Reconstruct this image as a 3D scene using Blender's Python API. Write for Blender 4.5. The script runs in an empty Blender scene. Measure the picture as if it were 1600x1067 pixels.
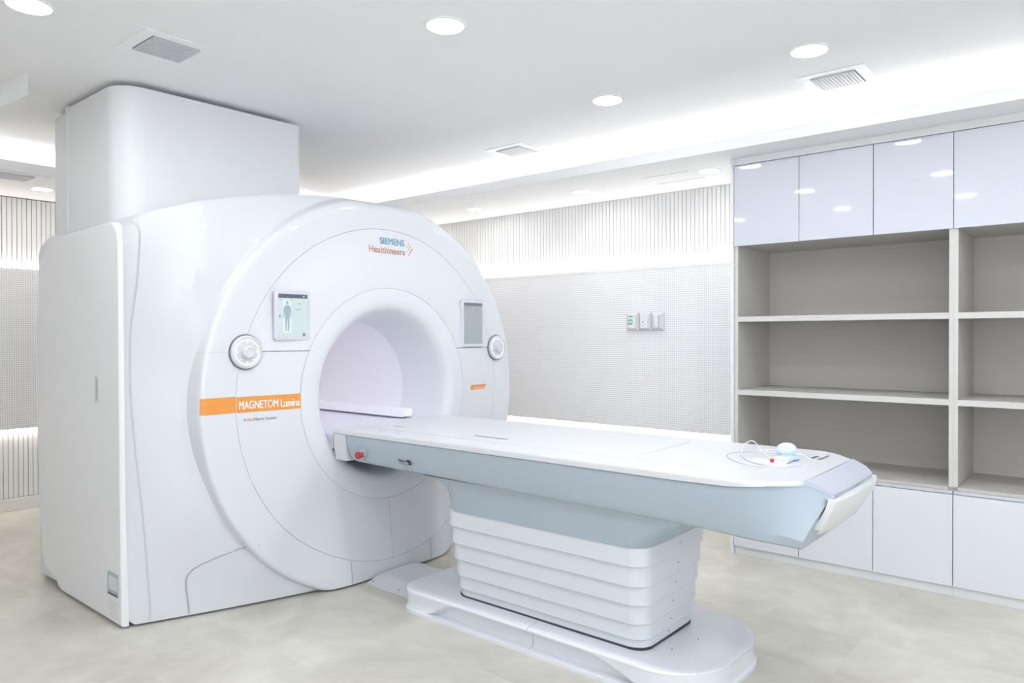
import bpy, bmesh, math
from mathutils import Vector, Matrix
pi = math.pi
sc = bpy.context.scene
col = sc.collection

# ------------------------------------------------------------------ camera, exposure, world, lights
cam_data = bpy.data.cameras.new('camera')
cam_data.sensor_width = 36.0
cam_data.lens = 1135.3854 * 36.0 / 1600.0
cam_data.clip_start = 0.05
cam = bpy.data.objects.new('camera', cam_data)
col.objects.link(cam)
_yaw, _pitch, _roll = 0.6949, -0.0073, -0.0018
fw = Vector((-math.sin(_yaw) * math.cos(_pitch), math.cos(_yaw) * math.cos(_pitch), math.sin(_pitch)))
rt = fw.cross(Vector((0, 0, 1))).normalized()
up = rt.cross(fw)
rt, up = math.cos(_roll) * rt + math.sin(_roll) * up, -math.sin(_roll) * rt + math.cos(_roll) * up
M = Matrix((rt, up, -fw)).transposed().to_4x4()
M.translation = Vector((0, 0, 1.4))
cam.matrix_world = M
sc.camera = cam

sc.view_settings.view_transform = 'Standard'
sc.view_settings.look = 'None'
sc.view_settings.gamma = 1.0
sc.view_settings.use_curve_mapping = False
sc.view_settings.exposure = 0.29
sc.cycles.use_denoising = True
sc.cycles.max_bounces = 12
sc.cycles.diffuse_bounces = 8
sc.cycles.sample_clamp_indirect = 6.0

world = bpy.data.worlds.new('world')
sc.world = world
world.use_nodes = True
world.node_tree.nodes['Background'].inputs[0].default_value = (0.88, 0.935, 1.0, 1)
world.node_tree.nodes['Background'].inputs[1].default_value = 4.0

# room dimensions (metres)
XF, XR = -6.84, 2.6          # far wall, near right wall
YN, YW = -2.6, 5.18          # wall behind, wall with the cabinets
ZC, ZS = 2.716, 2.53         # main ceiling, lower soffit
YL, XL = 4.237, -5.78        # soffit lips
YM, XM = -1.66, 1.66         # soffit lips outside the view
DOWN = 98.0                 # downlight emission
COVE = 8.0                  # watts per metre of the cove strip
PANEL = 1.8                  # watts per metre round the perforated panels


def strip_lamp(name, loc, size, rot, watts, colr):
    l = bpy.data.lights.new(name, 'AREA')
    l.shape = 'RECTANGLE'
    l.size, l.size_y = size
    l.energy = watts
    l.color = colr
    o = bpy.data.objects.new(name, l)
    o.location = loc
    o.rotation_euler = rot
    col.objects.link(o)
    return o


COVE_C = (1.0, 0.98, 0.965)
L1 = XM - XL - 0.1
strip_lamp('cove_lamp', ((XM + XL) / 2, YL + 0.26, 2.562), (L1, 0.03), (pi, 0, 0), COVE * L1, COVE_C)
L2 = YL - YM
strip_lamp('cove_lamp', (XL - 0.26, (YL + YM) / 2, 2.562), (0.03, L2), (pi, 0, 0), COVE * L2, COVE_C)
strip_lamp('cove_lamp', (XM + 0.26, (YL + YM) / 2, 2.562), (0.03, L2), (pi, 0, 0), COVE * L2, COVE_C)  # cove strip outside the view, added for ambient bounce
strip_lamp('cove_lamp', ((XM + XL) / 2, YM - 0.26, 2.562), (L1, 0.03), (pi, 0, 0), COVE * L1, COVE_C)  # likewise unseen, added to lift the light off the near ceiling
strip_lamp('bore_fill_lamp', (-4.2, 2.855, 1.475), (1.1, 0.05), (0, 0, 0), 1.7, (0.98, 0.97, 1.0))  # unseen lamp added at the top of the bore to brighten it
LP = -1.95 - XF
portal = strip_lamp('fill_window_portal', (XR + 0.10, 1.3, 1.5), (1.3, 3.4), (0, pi / 2, 0), 1.0, (1, 1, 1))  # guides sky light through the added side window
portal.data.cycles.is_portal = True
portal = strip_lamp('fill_window_portal', (0.0, YN - 0.10, 1.5), (4.0, 1.3), (pi / 2, 0, pi), 1.0, (1, 1, 1))  # same for the window added behind the camera
portal.data.cycles.is_portal = True
for z, rx, w in ((1.955, pi, 1.0), (0.660, 0, 0.75)):
    strip_lamp('panel_lamp', ((-1.95 + XF) / 2, 5.163, z), (LP, 0.016), (rx, 0, 0), PANEL * w * LP, (1.0, 0.975, 0.94))
    strip_lamp('panel_lamp', (XF + 0.017, (YW + YN) / 2, z), (0.016, YW - YN), (rx, 0, 0), PANEL * w * (YW - YN), (1.0, 0.93, 0.84))


# ------------------------------------------------------------------ materials
def pmat(name, colr, rough=0.5, spec=0.5, coat=0.0, metal=0.0, emit=None, noise=0.0, nscale=8.0, bump=0.0, bscale=200.0):
    m = bpy.data.materials.new(name)
    m.use_nodes = True
    nt = m.node_tree
    b = nt.nodes['Principled BSDF']
    b.inputs['Base Color'].default_value = (*colr, 1)
    b.inputs['Roughness'].default_value = rough
    b.inputs['Specular IOR Level'].default_value = spec
    b.inputs['Metallic'].default_value = metal
    b.inputs['Coat Weight'].default_value = coat
    b.inputs['Coat Roughness'].default_value = 0.015
    if emit:
        b.inputs['Emission Color'].default_value = (*emit[0], 1)
        b.inputs['Emission Strength'].default_value = emit[1]
    tc = nt.nodes.new('ShaderNodeNewGeometry')
    if noise:
        n = nt.nodes.new('ShaderNodeTexNoise')
        n.inputs['Scale'].default_value = nscale
        n.inputs['Detail'].default_value = 4
        nt.links.new(tc.outputs['Position'], n.inputs['Vector'])
        r = nt.nodes.new('ShaderNodeMapRange')
        r.inputs['To Min'].default_value = 1 - noise
        r.inputs['To Max'].default_value = 1 + noise
        nt.links.new(n.outputs['Fac'], r.inputs['Value'])
        mx = nt.nodes.new('ShaderNodeVectorMath')
        mx.operation = 'SCALE'
        mx.inputs[0].default_value = colr
        nt.links.new(r.outputs['Result'], mx.inputs['Scale'])
        nt.links.new(mx.outputs['Vector'], b.inputs['Base Color'])
    if bump:
        n2 = nt.nodes.new('ShaderNodeTexNoise')
        n2.inputs['Scale'].default_value = bscale
        nt.links.new(tc.outputs['Position'], n2.inputs['Vector'])
        bp = nt.nodes.new('ShaderNodeBump')
        bp.inputs['Strength'].default_value = bump
        bp.inputs['Distance'].default_value = 0.002
        nt.links.new(n2.outputs['Fac'], bp.inputs['Height'])
        nt.links.new(bp.outputs['Normal'], b.inputs['Normal'])
    return m


def floor_mat():
    m = pmat('vinyl_floor', (0.6, 0.6, 0.55), 0.32, 0.4)
    nt = m.node_tree
    b = nt.nodes['Principled BSDF']
    g = nt.nodes.new('ShaderNodeNewGeometry')
    mp = nt.nodes.new('ShaderNodeMapping')
    mp.inputs['Rotation'].default_value = (0, 0, 0)
    nt.links.new(g.outputs['Position'], mp.inputs['Vector'])
    n1 = nt.nodes.new('ShaderNodeTexNoise')
    n1.inputs['Scale'].default_value = 1.6
    n1.inputs['Detail'].default_value = 8
    n1.inputs['Roughness'].default_value = 0.62
    n1.inputs['Distortion'].default_value = 0.6
    nt.links.new(mp.outputs[0], n1.inputs['Vector'])
    br = nt.nodes.new('ShaderNodeTexBrick')
    br.offset = 0.5
    br.inputs['Scale'].default_value = 1.0
    br.inputs['Brick Width'].default_value = 0.9
    br.inputs['Row Height'].default_value = 0.45
    br.inputs['Mortar Size'].default_value = 0.0
    br.inputs['Color1'].default_value = (0.0, 0.0, 0.0, 1)
    br.inputs['Color2'].default_value = (1, 1, 1, 1)
    nt.links.new(mp.outputs[0], br.inputs['Vector'])
    # each tile shows its own piece of the cloudy print
    add = nt.nodes.new('ShaderNodeVectorMath')
    add.operation = 'MULTIPLY_ADD'
    nt.links.new(br.outputs['Color'], add.inputs[0])
    add.inputs[1].default_value = (3.7, 5.1, 2.3)
    nt.links.new(mp.outputs[0], add.inputs[2])
    n2 = nt.nodes.new('ShaderNodeTexNoise')
    n2.inputs['Scale'].default_value = 2.6
    n2.inputs['Detail'].default_value = 7
    n2.inputs['Roughness'].default_value = 0.6
    n2.inputs['Distortion'].default_value = 0.5
    nt.links.new(add.outputs[0], n2.inputs['Vector'])
    mix = nt.nodes.new('ShaderNodeMath')
    mix.operation = 'MULTIPLY_ADD'
    nt.links.new(n1.outputs['Fac'], mix.inputs[0])
    mix.inputs[1].default_value = 0.5
    hf = nt.nodes.new('ShaderNodeMath')
    hf.operation = 'MULTIPLY'
    nt.links.new(n2.outputs['Fac'], hf.inputs[0])
    hf.inputs[1].default_value = 0.5
    nt.links.new(hf.outputs[0], mix.inputs[2])
    cr = nt.nodes.new('ShaderNodeValToRGB')
    cr.color_ramp.elements[0].position = 0.34
    cr.color_ramp.elements[0].color = (0.45, 0.43, 0.37, 1)
    cr.color_ramp.elements[1].position = 0.66
    cr.color_ramp.elements[1].color = (0.67, 0.642, 0.575, 1)
    nt.links.new(mix.outputs[0], cr.inputs['Fac'])
    nt.links.new(cr.outputs[0], b.inputs['Base Color'])
    return m


def perforated_mat(name, mask):
    m = pmat(name, (0.88, 0.88, 0.90), 0.55, 0.3)
    nt = m.node_tree
    b = nt.nodes['Principled BSDF']
    g = nt.nodes.new('ShaderNodeNewGeometry')
    s = nt.nodes.new('ShaderNodeVectorMath'); s.operation = 'SCALE'; s.inputs['Scale'].default_value = 1 / 0.0165
    nt.links.new(g.outputs['Position'], s.inputs[0])
    f = nt.nodes.new('ShaderNodeVectorMath'); f.operation = 'FRACTION'
    nt.links.new(s.outputs[0], f.inputs[0])
    d = nt.nodes.new('ShaderNodeVectorMath'); d.operation = 'SUBTRACT'; d.inputs[1].default_value = (0.5, 0.5, 0.5)
    nt.links.new(f.outputs[0], d.inputs[0])
    k = nt.nodes.new('ShaderNodeVectorMath'); k.operation = 'MULTIPLY'; k.inputs[1].default_value = mask
    nt.links.new(d.outputs[0], k.inputs[0])
    ln = nt.nodes.new('ShaderNodeVectorMath'); ln.operation = 'LENGTH'
    nt.links.new(k.outputs[0], ln.inputs[0])
    cmp_ = nt.nodes.new('ShaderNodeMath'); cmp_.operation = 'LESS_THAN'; cmp_.inputs[1].default_value = 0.19
    nt.links.new(ln.outputs['Value'], cmp_.inputs[0])
    mx = nt.nodes.new('ShaderNodeMix'); mx.data_type = 'RGBA'
    mx.inputs[6].default_value = (0.88, 0.88, 0.90, 1)
    mx.inputs[7].default_value = (0.34, 0.33, 0.34, 1)
    nt.links.new(cmp_.outputs[0], mx.inputs[0])
    nt.links.new(mx.outputs[2], b.inputs['Base Color'])
    return m


def wood_mat(name, c, amount=0.06):
    m = pmat(name, c, 0.5, 0.3)
    nt = m.node_tree
    b = nt.nodes['Principled BSDF']
    g = nt.nodes.new('ShaderNodeNewGeometry')
    mp = nt.nodes.new('ShaderNodeMapping')
    mp.inputs['Scale'].default_value = (1.2, 1.2, 45)
    nt.links.new(g.outputs['Position'], mp.inputs['Vector'])
    n = nt.nodes.new('ShaderNodeTexNoise'); n.inputs['Scale'].default_value = 1.5; n.inputs['Detail'].default_value = 5
    nt.links.new(mp.outputs[0], n.inputs['Vector'])
    r = nt.nodes.new('ShaderNodeMapRange'); r.inputs['To Min'].default_value = 1 - amount; r.inputs['To Max'].default_value = 1 + amount
    nt.links.new(n.outputs['Fac'], r.inputs['Value'])
    mx = nt.nodes.new('ShaderNodeVectorMath'); mx.operation = 'SCALE'; mx.inputs[0].default_value = c
    nt.links.new(r.outputs[0], mx.inputs['Scale'])
    nt.links.new(mx.outputs[0], b.inputs['Base Color'])
    return m


def clearcoat(m, w, r):
    b = m.node_tree.nodes['Principled BSDF']
    b.inputs['Coat Weight'].default_value = w
    b.inputs['Coat Roughness'].default_value = r
    return m


def glass_mat():
    m = bpy.data.materials.new('fill_window_glass')
    m.use_nodes = True
    nt = m.node_tree
    nt.nodes.clear()
    o = nt.nodes.new('ShaderNodeOutputMaterial')
    t = nt.nodes.new('ShaderNodeBsdfTransparent')
    g = nt.nodes.new('ShaderNodeBsdfGlossy')
    g.inputs['Roughness'].default_value = 0.02
    f = nt.nodes.new('ShaderNodeFresnel')
    f.inputs['IOR'].default_value = 1.3
    mx = nt.nodes.new('ShaderNodeMixShader')
    nt.links.new(f.outputs[0], mx.inputs[0])
    nt.links.new(t.outputs[0], mx.inputs[1])
    nt.links.new(g.outputs[0], mx.inputs[2])
    nt.links.new(mx.outputs[0], o.inputs[0])
    return m


MT = dict(
    glass=glass_mat(),
    ceiling=pmat('ceiling_paint', (0.85, 0.857, 0.87), 0.7, 0.25, noise=0.01, nscale=3),
    wall=pmat('wall_paint', (0.87, 0.87, 0.87), 0.65, 0.3, noise=0.01, nscale=3),
    gap=pmat('slat_backing', (0.33, 0.29, 0.25), 0.7, 0.2, noise=0.05),
    slat=pmat('slat_white', (0.83, 0.83, 0.83), 0.45, 0.35, noise=0.015, nscale=20),
    base=pmat('baseboard_white', (0.80, 0.79, 0.77), 0.45, 0.35, noise=0.01),
    plastic=clearcoat(pmat('gantry_plastic', (0.655, 0.667, 0.70), 0.38, 0.4, noise=0.008, nscale=4), 0.3, 0.03),
    plastic2=pmat('side_plastic', (0.74, 0.745, 0.76), 0.5, 0.45, noise=0.01, nscale=4),
    collar=pmat('bore_plastic', (0.66, 0.675, 0.715), 0.3, 0.5, noise=0.008, nscale=4),
    bore=pmat('bore_liner', (0.80, 0.79, 0.84), 0.35, 0.4, noise=0.008, nscale=4),
    rail=pmat('rail_white', (0.88, 0.87, 0.92), 0.3, 0.5, noise=0.01),
    bed=pmat('bore_bed', (0.70, 0.69, 0.76), 0.4, 0.4, noise=0.02),
    seam=pmat('seam_grey', (0.36, 0.37, 0.39), 0.6, 0.2, noise=0.03),
    seaml=pmat('seam_light', (0.55, 0.56, 0.60), 0.6, 0.2, noise=0.03),
    dark=pmat('dark_gap', (0.06, 0.06, 0.07), 0.6, 0.2, noise=0.05),
    screw=pmat('screw_dark', (0.14, 0.14, 0.15), 0.4, 0.4, noise=0.05),
    orange=pmat('orange_print', (0.72, 0.29, 0.065), 0.3, 0.4, noise=0.01),
    print_w=pmat('white_print', (0.9, 0.9, 0.9), 0.4, 0.3, noise=0.01),
    print_t=pmat('teal_print', (0.10, 0.31, 0.44), 0.4, 0.3, noise=0.01),
    print_o=pmat('salmon_print', (0.68, 0.28, 0.16), 0.4, 0.3, noise=0.01),
    print_g=pmat('grey_print', (0.16, 0.17, 0.19), 0.4, 0.3, noise=0.01),
    print_k=pmat('black_print', (0.02, 0.02, 0.025), 0.4, 0.3, noise=0.01),
    print_green=pmat('green_print', (0.05, 0.33, 0.22), 0.4, 0.3, noise=0.01),
    tabletop=pmat('tabletop_white', (0.60, 0.607, 0.63), 0.28, 0.45, noise=0.008, nscale=4),
    house=pmat('table_grey_blue', (0.36, 0.415, 0.47), 0.33, 0.4, noise=0.01, nscale=4),
    lid=pmat('lid_grey_blue', (0.43, 0.45, 0.51), 0.35, 0.4, noise=0.01, nscale=4),
    handle=pmat('handle_offwhite', (0.62, 0.63, 0.635), 0.3, 0.45, noise=0.01),
    bellow=pmat('bellows_white', (0.62, 0.645, 0.69), 0.35, 0.4, noise=0.008, nscale=4),
    plinth=clearcoat(pmat('plinth_white', (0.70, 0.715, 0.76), 0.35, 0.4, noise=0.008, nscale=4), 0.5, 0.05),
    red=pmat('red_plastic', (0.40, 0.03, 0.04), 0.3, 0.5, noise=0.02),
    chrome=pmat('metal_ring', (0.62, 0.63, 0.66), 0.25, 0.5, metal=0.8, noise=0.02),
    gloss=pmat('gloss_door', (0.60, 0.615, 0.68), 0.03, 0.5, coat=0.7, noise=0.005, nscale=2),
    matte=pmat('matte_door', (0.68, 0.685, 0.725), 0.4, 0.35, noise=0.008, nscale=2),
    carcass=wood_mat('carcass_greige', (0.49, 0.47, 0.44)),
    edge=wood_mat('carcass_edge', (0.58, 0.57, 0.55), 0.04),
    toe=pmat('toe_kick_white', (0.74, 0.745, 0.75), 0.4, 0.35, noise=0.01),
    pull=pmat('pull_rail', (0.58, 0.60, 0.66), 0.3, 0.5, metal=0.3, noise=0.01),
    lampring=pmat('lamp_trim', (0.85, 0.86, 0.88), 0.4, 0.3, noise=0.01),
    grille=pmat('grille_grey', (0.62, 0.63, 0.66), 0.45, 0.35, noise=0.02),
    bezel=pmat('screen_bezel', (0.60, 0.60, 0.67), 0.25, 0.5, noise=0.01),
    screen=pmat('screen_on', (0.1, 0.1, 0.1), 0.25, 0.5, emit=((0.50, 0.62, 0.62), 0.9), noise=0.02),
    screen_dim=pmat('screen_dim', (0.1, 0.1, 0.1), 0.25, 0.5, emit=((0.26, 0.30, 0.31), 0.9), noise=0.02),
    ui_head=pmat('screen_header', (0.05, 0.05, 0.05), 0.3, 0.5, emit=((0.06, 0.075, 0.14), 0.9), noise=0.02),
    ui_head2=pmat('screen_header_dim', (0.05, 0.05, 0.05), 0.3, 0.5, emit=((0.12, 0.14, 0.16), 0.9), noise=0.02),
    ui_fig=pmat('screen_figure', (0.05, 0.05, 0.05), 0.3, 0.5, emit=((0.30, 0.40, 0.47), 0.9), noise=0.02),
    ui_pale=pmat('screen_pale', (0.1, 0.1, 0.1), 0.3, 0.5, emit=((0.60, 0.70, 0.69), 0.9), noise=0.02),
    knob=pmat('dial_white', (0.62, 0.62, 0.65), 0.2, 0.5, noise=0.01),
    glow=pmat('dial_glow', (0.8, 0.8, 0.8), 0.3, 0.5, emit=((1, 1, 1), 0.2), noise=0.01),
    plate=pmat('switch_plate', (0.66, 0.66, 0.68), 0.35, 0.4, noise=0.01),
    plate_in=pmat('switch_insert', (0.82, 0.82, 0.83), 0.35, 0.4, noise=0.01),
    bulb=pmat('bulb_rubber', (0.50, 0.57, 0.71), 0.3, 0.45, noise=0.01),
    bulb_d=pmat('bulb_pad', (0.33, 0.47, 0.62), 0.35, 0.4, noise=0.01),
    tube=pmat('clear_tube', (0.66, 0.64, 0.70), 0.12, 0.6, noise=0.02),
    lens=pmat('lamp_diffuser', (0.9, 0.9, 0.9), 0.5, 0.2, emit=((0.90, 0.945, 1.0), DOWN), noise=0.01),
    lens_w=pmat('soffit_lamp_diffuser', (0.9, 0.9, 0.9), 0.5, 0.2, emit=((1.0, 0.98, 0.96), DOWN * 0.6), noise=0.01),
    floor=floor_mat(),
    perfR=perforated_mat('perforated_white', (1, 0, 1)),
    perfF=perforated_mat('perforated_white_far', (0, 1, 1)),
)


# ------------------------------------------------------------------ helpers
def wloc(o):
    v = Vector((0, 0, 0))
    while o is not None:
        v += o.location
        o = o.parent
    return v


def obj(name, bm, m, parent=None, smooth=35, kind=None, label=None, weighted=True):
    bmesh.ops.recalc_face_normals(bm, faces=bm.faces)
    if parent is not None:
        bmesh.ops.translate(bm, verts=bm.verts, vec=-wloc(parent))
    me = bpy.data.meshes.new(name)
    bm.to_mesh(me)
    bm.free()
    if smooth:
        me.shade_smooth()
        me.set_sharp_from_angle(angle=math.radians(smooth))
    me.materials.append(m)
    o = bpy.data.objects.new(name, me)
    col.objects.link(o)
    if smooth and weighted:
        wn = o.modifiers.new('normals', 'WEIGHTED_NORMAL')
        wn.keep_sharp = True
        wn.weight = 60
    if parent is not None:
        o.parent = parent
    if kind:
        o['kind'] = kind
    if label:
        o['label'] = label
    return o


def tag(o, label, cat, group=None):
    o['label'] = label
    o['category'] = cat
    if group:
        o['group'] = group
    return o


def thing(name, label, cat, loc, group=None):
    o = bpy.data.objects.new(name, None)
    o.empty_display_size = 0.1
    o.location = loc
    col.objects.link(o)
    return tag(o, label, cat, group)


def dup(root, loc, label, group=None):
    r = root.copy(); col.objects.link(r); r.location = loc
    r['label'] = label
    if group: r['group'] = group
    for ch in list(root.children):
        c = ch.copy(); col.objects.link(c); c.parent = r
        for g in ch.children:
            d = g.copy(); col.objects.link(d); d.parent = c
    return r


def add_box(bm, a, b, bev=0.0, seg=2):
    x0, y0, z0 = [min(p, q) for p, q in zip(a, b)]
    x1, y1, z1 = [max(p, q) for p, q in zip(a, b)]
    vs = [bm.verts.new(p) for p in ((x0, y0, z0), (x1, y0, z0), (x1, y1, z0), (x0, y1, z0), (x0, y0, z1), (x1, y0, z1), (x1, y1, z1), (x0, y1, z1))]
    fs = [bm.faces.new([vs[i] for i in f]) for f in ((0, 3, 2, 1), (4, 5, 6, 7), (0, 1, 5, 4), (1, 2, 6, 5), (2, 3, 7, 6), (3, 0, 4, 7))]
    if bev > 0:
        es = list({e for f in fs for e in f.edges})
        bmesh.ops.bevel(bm, geom=es, offset=bev, segments=seg, profile=0.5, affect='EDGES')
    return bm


def box(a, b, bev=0.0, seg=2):
    return add_box(bmesh.new(), a, b, bev, seg)


def loft(rings, cap0=True, cap1=True, bm=None, closed=True):
    bm = bm or bmesh.new()
    vr = [[bm.verts.new(p) for p in r] for r in rings]
    n = len(rings[0])
    for a, b in zip(vr[:-1], vr[1:]):
        for i in range(n if closed else n - 1):
            j = (i + 1) % n
            try:
                bm.faces.new((a[i], a[j], b[j], b[i]))
            except ValueError:
                pass
    if cap0: bm.faces.new(vr[0][::-1])
    if cap1: bm.faces.new(vr[-1])
    return bm


def rrect(x0, x1, y0, y1, r, n=6):
    pts = []
    for cx, cy, a0 in ((x1 - r, y0 + r, -90), (x1 - r, y1 - r, 0), (x0 + r, y1 - r, 90), (x0 + r, y0 + r, 180)):
        for i in range(n + 1):
            a = math.radians(a0 + 90 * i / n)
            pts.append((cx + r * math.cos(a), cy + r * math.sin(a)))
    return pts


def disc_rings(prof, c, axis='z', n=40, bm=None, cap0=True, cap1=True):
    """prof: list of (radius, height along the axis)"""
    rings = []
    for r, h in prof:
        ring = []
        for i in range(n):
            a = 2 * pi * i / n
            u, v = r * math.cos(a), r * math.sin(a)
            ring.append({'z': (c[0] + u, c[1] + v, c[2] + h), 'x': (c[0] + h, c[1] + u, c[2] + v), 'y': (c[0] + u, c[1] + h, c[2] + v)}[axis])
        rings.append(ring)
    return loft(rings, cap0, cap1, bm)


def tube_mesh(pts, r, n=8, bm=None):
    """smooth tube through the points (Catmull-Rom)"""
    P = [Vector(p) for p in pts]
    out = []
    for i in range(len(P) - 1):
        p0, p1, p2, p3 = P[max(i - 1, 0)], P[i], P[i + 1], P[min(i + 2, len(P) - 1)]
        for k in range(8):
            t = k / 8
            out.append(0.5 * ((2 * p1) + (-p0 + p2) * t + (2 * p0 - 5 * p1 + 4 * p2 - p3) * t * t + (-p0 + 3 * p1 - 3 * p2 + p3) * t ** 3))
    out.append(P[-1])
    rings = []
    nrm = None
    for i, p in enumerate(out):
        t = (out[min(i + 1, len(out) - 1)] - out[max(i - 1, 0)]).normalized()
        if nrm is None:
            nrm = t.orthogonal().normalized()
        nrm = (nrm - t * nrm.dot(t)).normalized()
        b = t.cross(nrm)
        rings.append([p + r * (math.cos(2 * pi * k / n) * nrm + math.sin(2 * pi * k / n) * b) for k in range(n)])
    return loft(rings, bm=bm)


def text_bm(body, width, height, place, weight=0.0, spacing=1.0, fine=False):
    """text scaled to width x cap height; place(u, v) -> world point"""
    cu = bpy.data.curves.new('lettering', 'FONT')
    cu.body = body
    cu.size = 1.0
    cu.space_character = spacing
    cu.resolution_u = 3
    o = bpy.data.objects.new('lettering', cu)
    col.objects.link(o)
    dg = bpy.context.evaluated_depsgraph_get()
    me = bpy.data.meshes.new_from_object(o.evaluated_get(dg))
    bpy.data.objects.remove(o)
    bm = bmesh.new()
    bm.from_mesh(me)
    bpy.data.meshes.remove(me)
    xs = [v.co.x for v in bm.verts]
    x0, x1 = min(xs), max(xs)
    if weight:
        src = bm.faces[:]
        for k in (1, -1):
            for f in src:
                bm.faces.new([bm.verts.new(v.co + Vector((k * weight, 0, 0))) for v in f.verts])
    for v in bm.verts:
        v.co = Vector(place((v.co.x - x0) / (x1 - x0) * width, v.co.y / 0.72 * height))
    return bm


def sstep(a, b, x):
    t = max(0.0, min(1.0, (x - a) / (b - a)))
    return t * t * (3 - 2 * t)


def struct(name, bm, m, smooth=0):
    o = obj(name, bm, m, None, smooth)
    o['kind'] = 'structure'
    return o


# ------------------------------------------------------------------ the room
struct('floor', box((XF - .15, YN - .15, -0.1), (XR + .15, YW + .25, 0)), MT['floor'])
struct('ceiling', box((XF - .15, YN - .15, ZC), (XR + .15, YW + .25, ZC + 0.1)), MT['ceiling'])
wr = struct('wall_right', box((XF - .15, YW + 0.01, 0), (XR + .15, YW + 0.2, ZC)), MT['gap'])
wf = struct('wall_far', box((XF - 0.15, YN, 0), (XF - 0.01, YW + 0.01, ZC)), MT['gap'])
NX0, NX1 = -2.0, 2.0
wb = bmesh.new()
for a_, b_ in (((XF - .15, 0), (XR + .15, .85)), ((XF - .15, 2.15), (XR + .15, ZC)), ((XF - .15, .85), (NX0, 2.15)), ((NX1, .85), (XR + .15, 2.15))):
    add_box(wb, (a_[0], YN - .15, a_[1]), (b_[0], YN, b_[1]))
struct('wall_near', wb, MT['wall'])
wf_ = bmesh.new()
for a_, b_ in (((NX0, .85), (NX1, .90)), ((NX0, 2.10), (NX1, 2.15)), ((NX0, .90), (NX0 + .05, 2.10)), ((NX1 - .05, .90), (NX1, 2.10)), ((-.025, .90), (.025, 2.10))):
    add_box(wf_, (a_[0], YN - .09, a_[1]), (b_[0], YN - .04, b_[1]))
win = struct('fill_window_2', wf_, MT['base'])  # unseen window added behind the camera for soft fill
for a_, b_ in ((NX0 + .05, -.025), (.025, NX1 - .05)):
    obj('pane', box((a_, YN - .066, .90), (b_, YN - .062, 2.10)), MT['glass'], win, 0)
wb = bmesh.new()
WY0, WY1, WZ0, WZ1 = -0.4, 3.0, 0.85, 2.15
for a_, b_ in (((YN, 0), (YW + .01, WZ0)), ((YN, WZ1), (YW + .01, ZC)), ((YN, WZ0), (WY0, WZ1)), ((WY1, WZ0), (YW + .01, WZ1))):
    add_box(wb, (XR, a_[0], a_[1]), (XR + .15, b_[0], b_[1]))
struct('wall_side', wb, MT['wall'])
wf_ = bmesh.new()
for a_, b_ in (((WY0, WZ0), (WY1, WZ0 + .05)), ((WY0, WZ1 - .05), (WY1, WZ1)), ((WY0, WZ0 + .05), (WY0 + .05, WZ1 - .05)), ((WY1 - .05, WZ0 + .05), (WY1, WZ1 - .05)), ((1.275, WZ0 + .05), (1.325, WZ1 - .05))):
    add_box(wf_, (XR + .04, a_[0], a_[1]), (XR + .09, b_[0], b_[1]))
win = struct('fill_window_1', wf_, MT['base'])  # unseen window added to light the gantry front
for a_, b_ in ((WY0 + .05, 1.275), (1.325, WY1 - .05)):
    obj('pane', box((XR + .062, a_, WZ0 + .05), (XR + .066, b_, WZ1 - .05)), MT['glass'], win, 0)


def slats(axis, lo, hi, z0, z1, pitch=0.0347, gap=0.0048):
    bm = bmesh.new()
    n = int((hi - lo) / pitch)
    for i in range(n + 1):
        a = hi - (i + 1) * pitch + gap
        b = hi - i * pitch
        a = max(a, lo)
        if axis == 'x':
            add_box(bm, (a, YW, z0), (b, YW + 0.012, z1))
        else:
            add_box(bm, (XF - 0.012, a, z0), (XF, b, z1))
    return bm


for z0, z1 in ((1.90, 2.522), (0.105, 0.71)):
    obj('wall_slats', slats('x', XF, -1.905, z0, z1), MT['slat'], wr, 0, kind='stuff')
    obj('wall_slats', slats('y', YN, YW, z0, z1), MT['slat'], wf, 0, kind='stuff')
obj('perforated_panel', box((XF, 5.15, 0.671), (-1.925, 5.177, 1.942), 0.002, 1), MT['perfR'], wr, 0)
obj('perforated_panel', box((XF + 0.003, YN, 0.671), (XF + 0.03, 5.15, 1.942), 0.002, 1), MT['perfF'], wf, 0)
pan = bmesh.new()
add_box(pan, (XF, 5.147, 0.668), (-1.91, 5.152, 0.683)); add_box(pan, (XF, 5.147, 1.930), (-1.91, 5.152, 1.945)); add_box(pan, (-1.935, 5.147, 0.668), (-1.91, 5.152, 1.945))
obj('panel_edge', pan, MT['slat'], wr, 0)
# wall above the slats, behind the cabinets
obj('upper_wall_face', box((XF, YW, 2.524), (XR, YW + 0.01, 2.6)), MT['wall'], wr, 0)
obj('plain_wall_face', box((-1.90, YW - 0.002, 0), (XR, YW + 0.01, 2.6)), MT['wall'], wr, 0)
struct('baseboard_right', box((XF, 5.168, 0), (-1.905, 5.19, 0.10), 0.003, 1), MT['base'])
struct('baseboard_far', box((XF - 0.01, YN, 0), (XF + 0.012, 5.168, 0.10), 0.003, 1), MT['base'])

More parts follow.
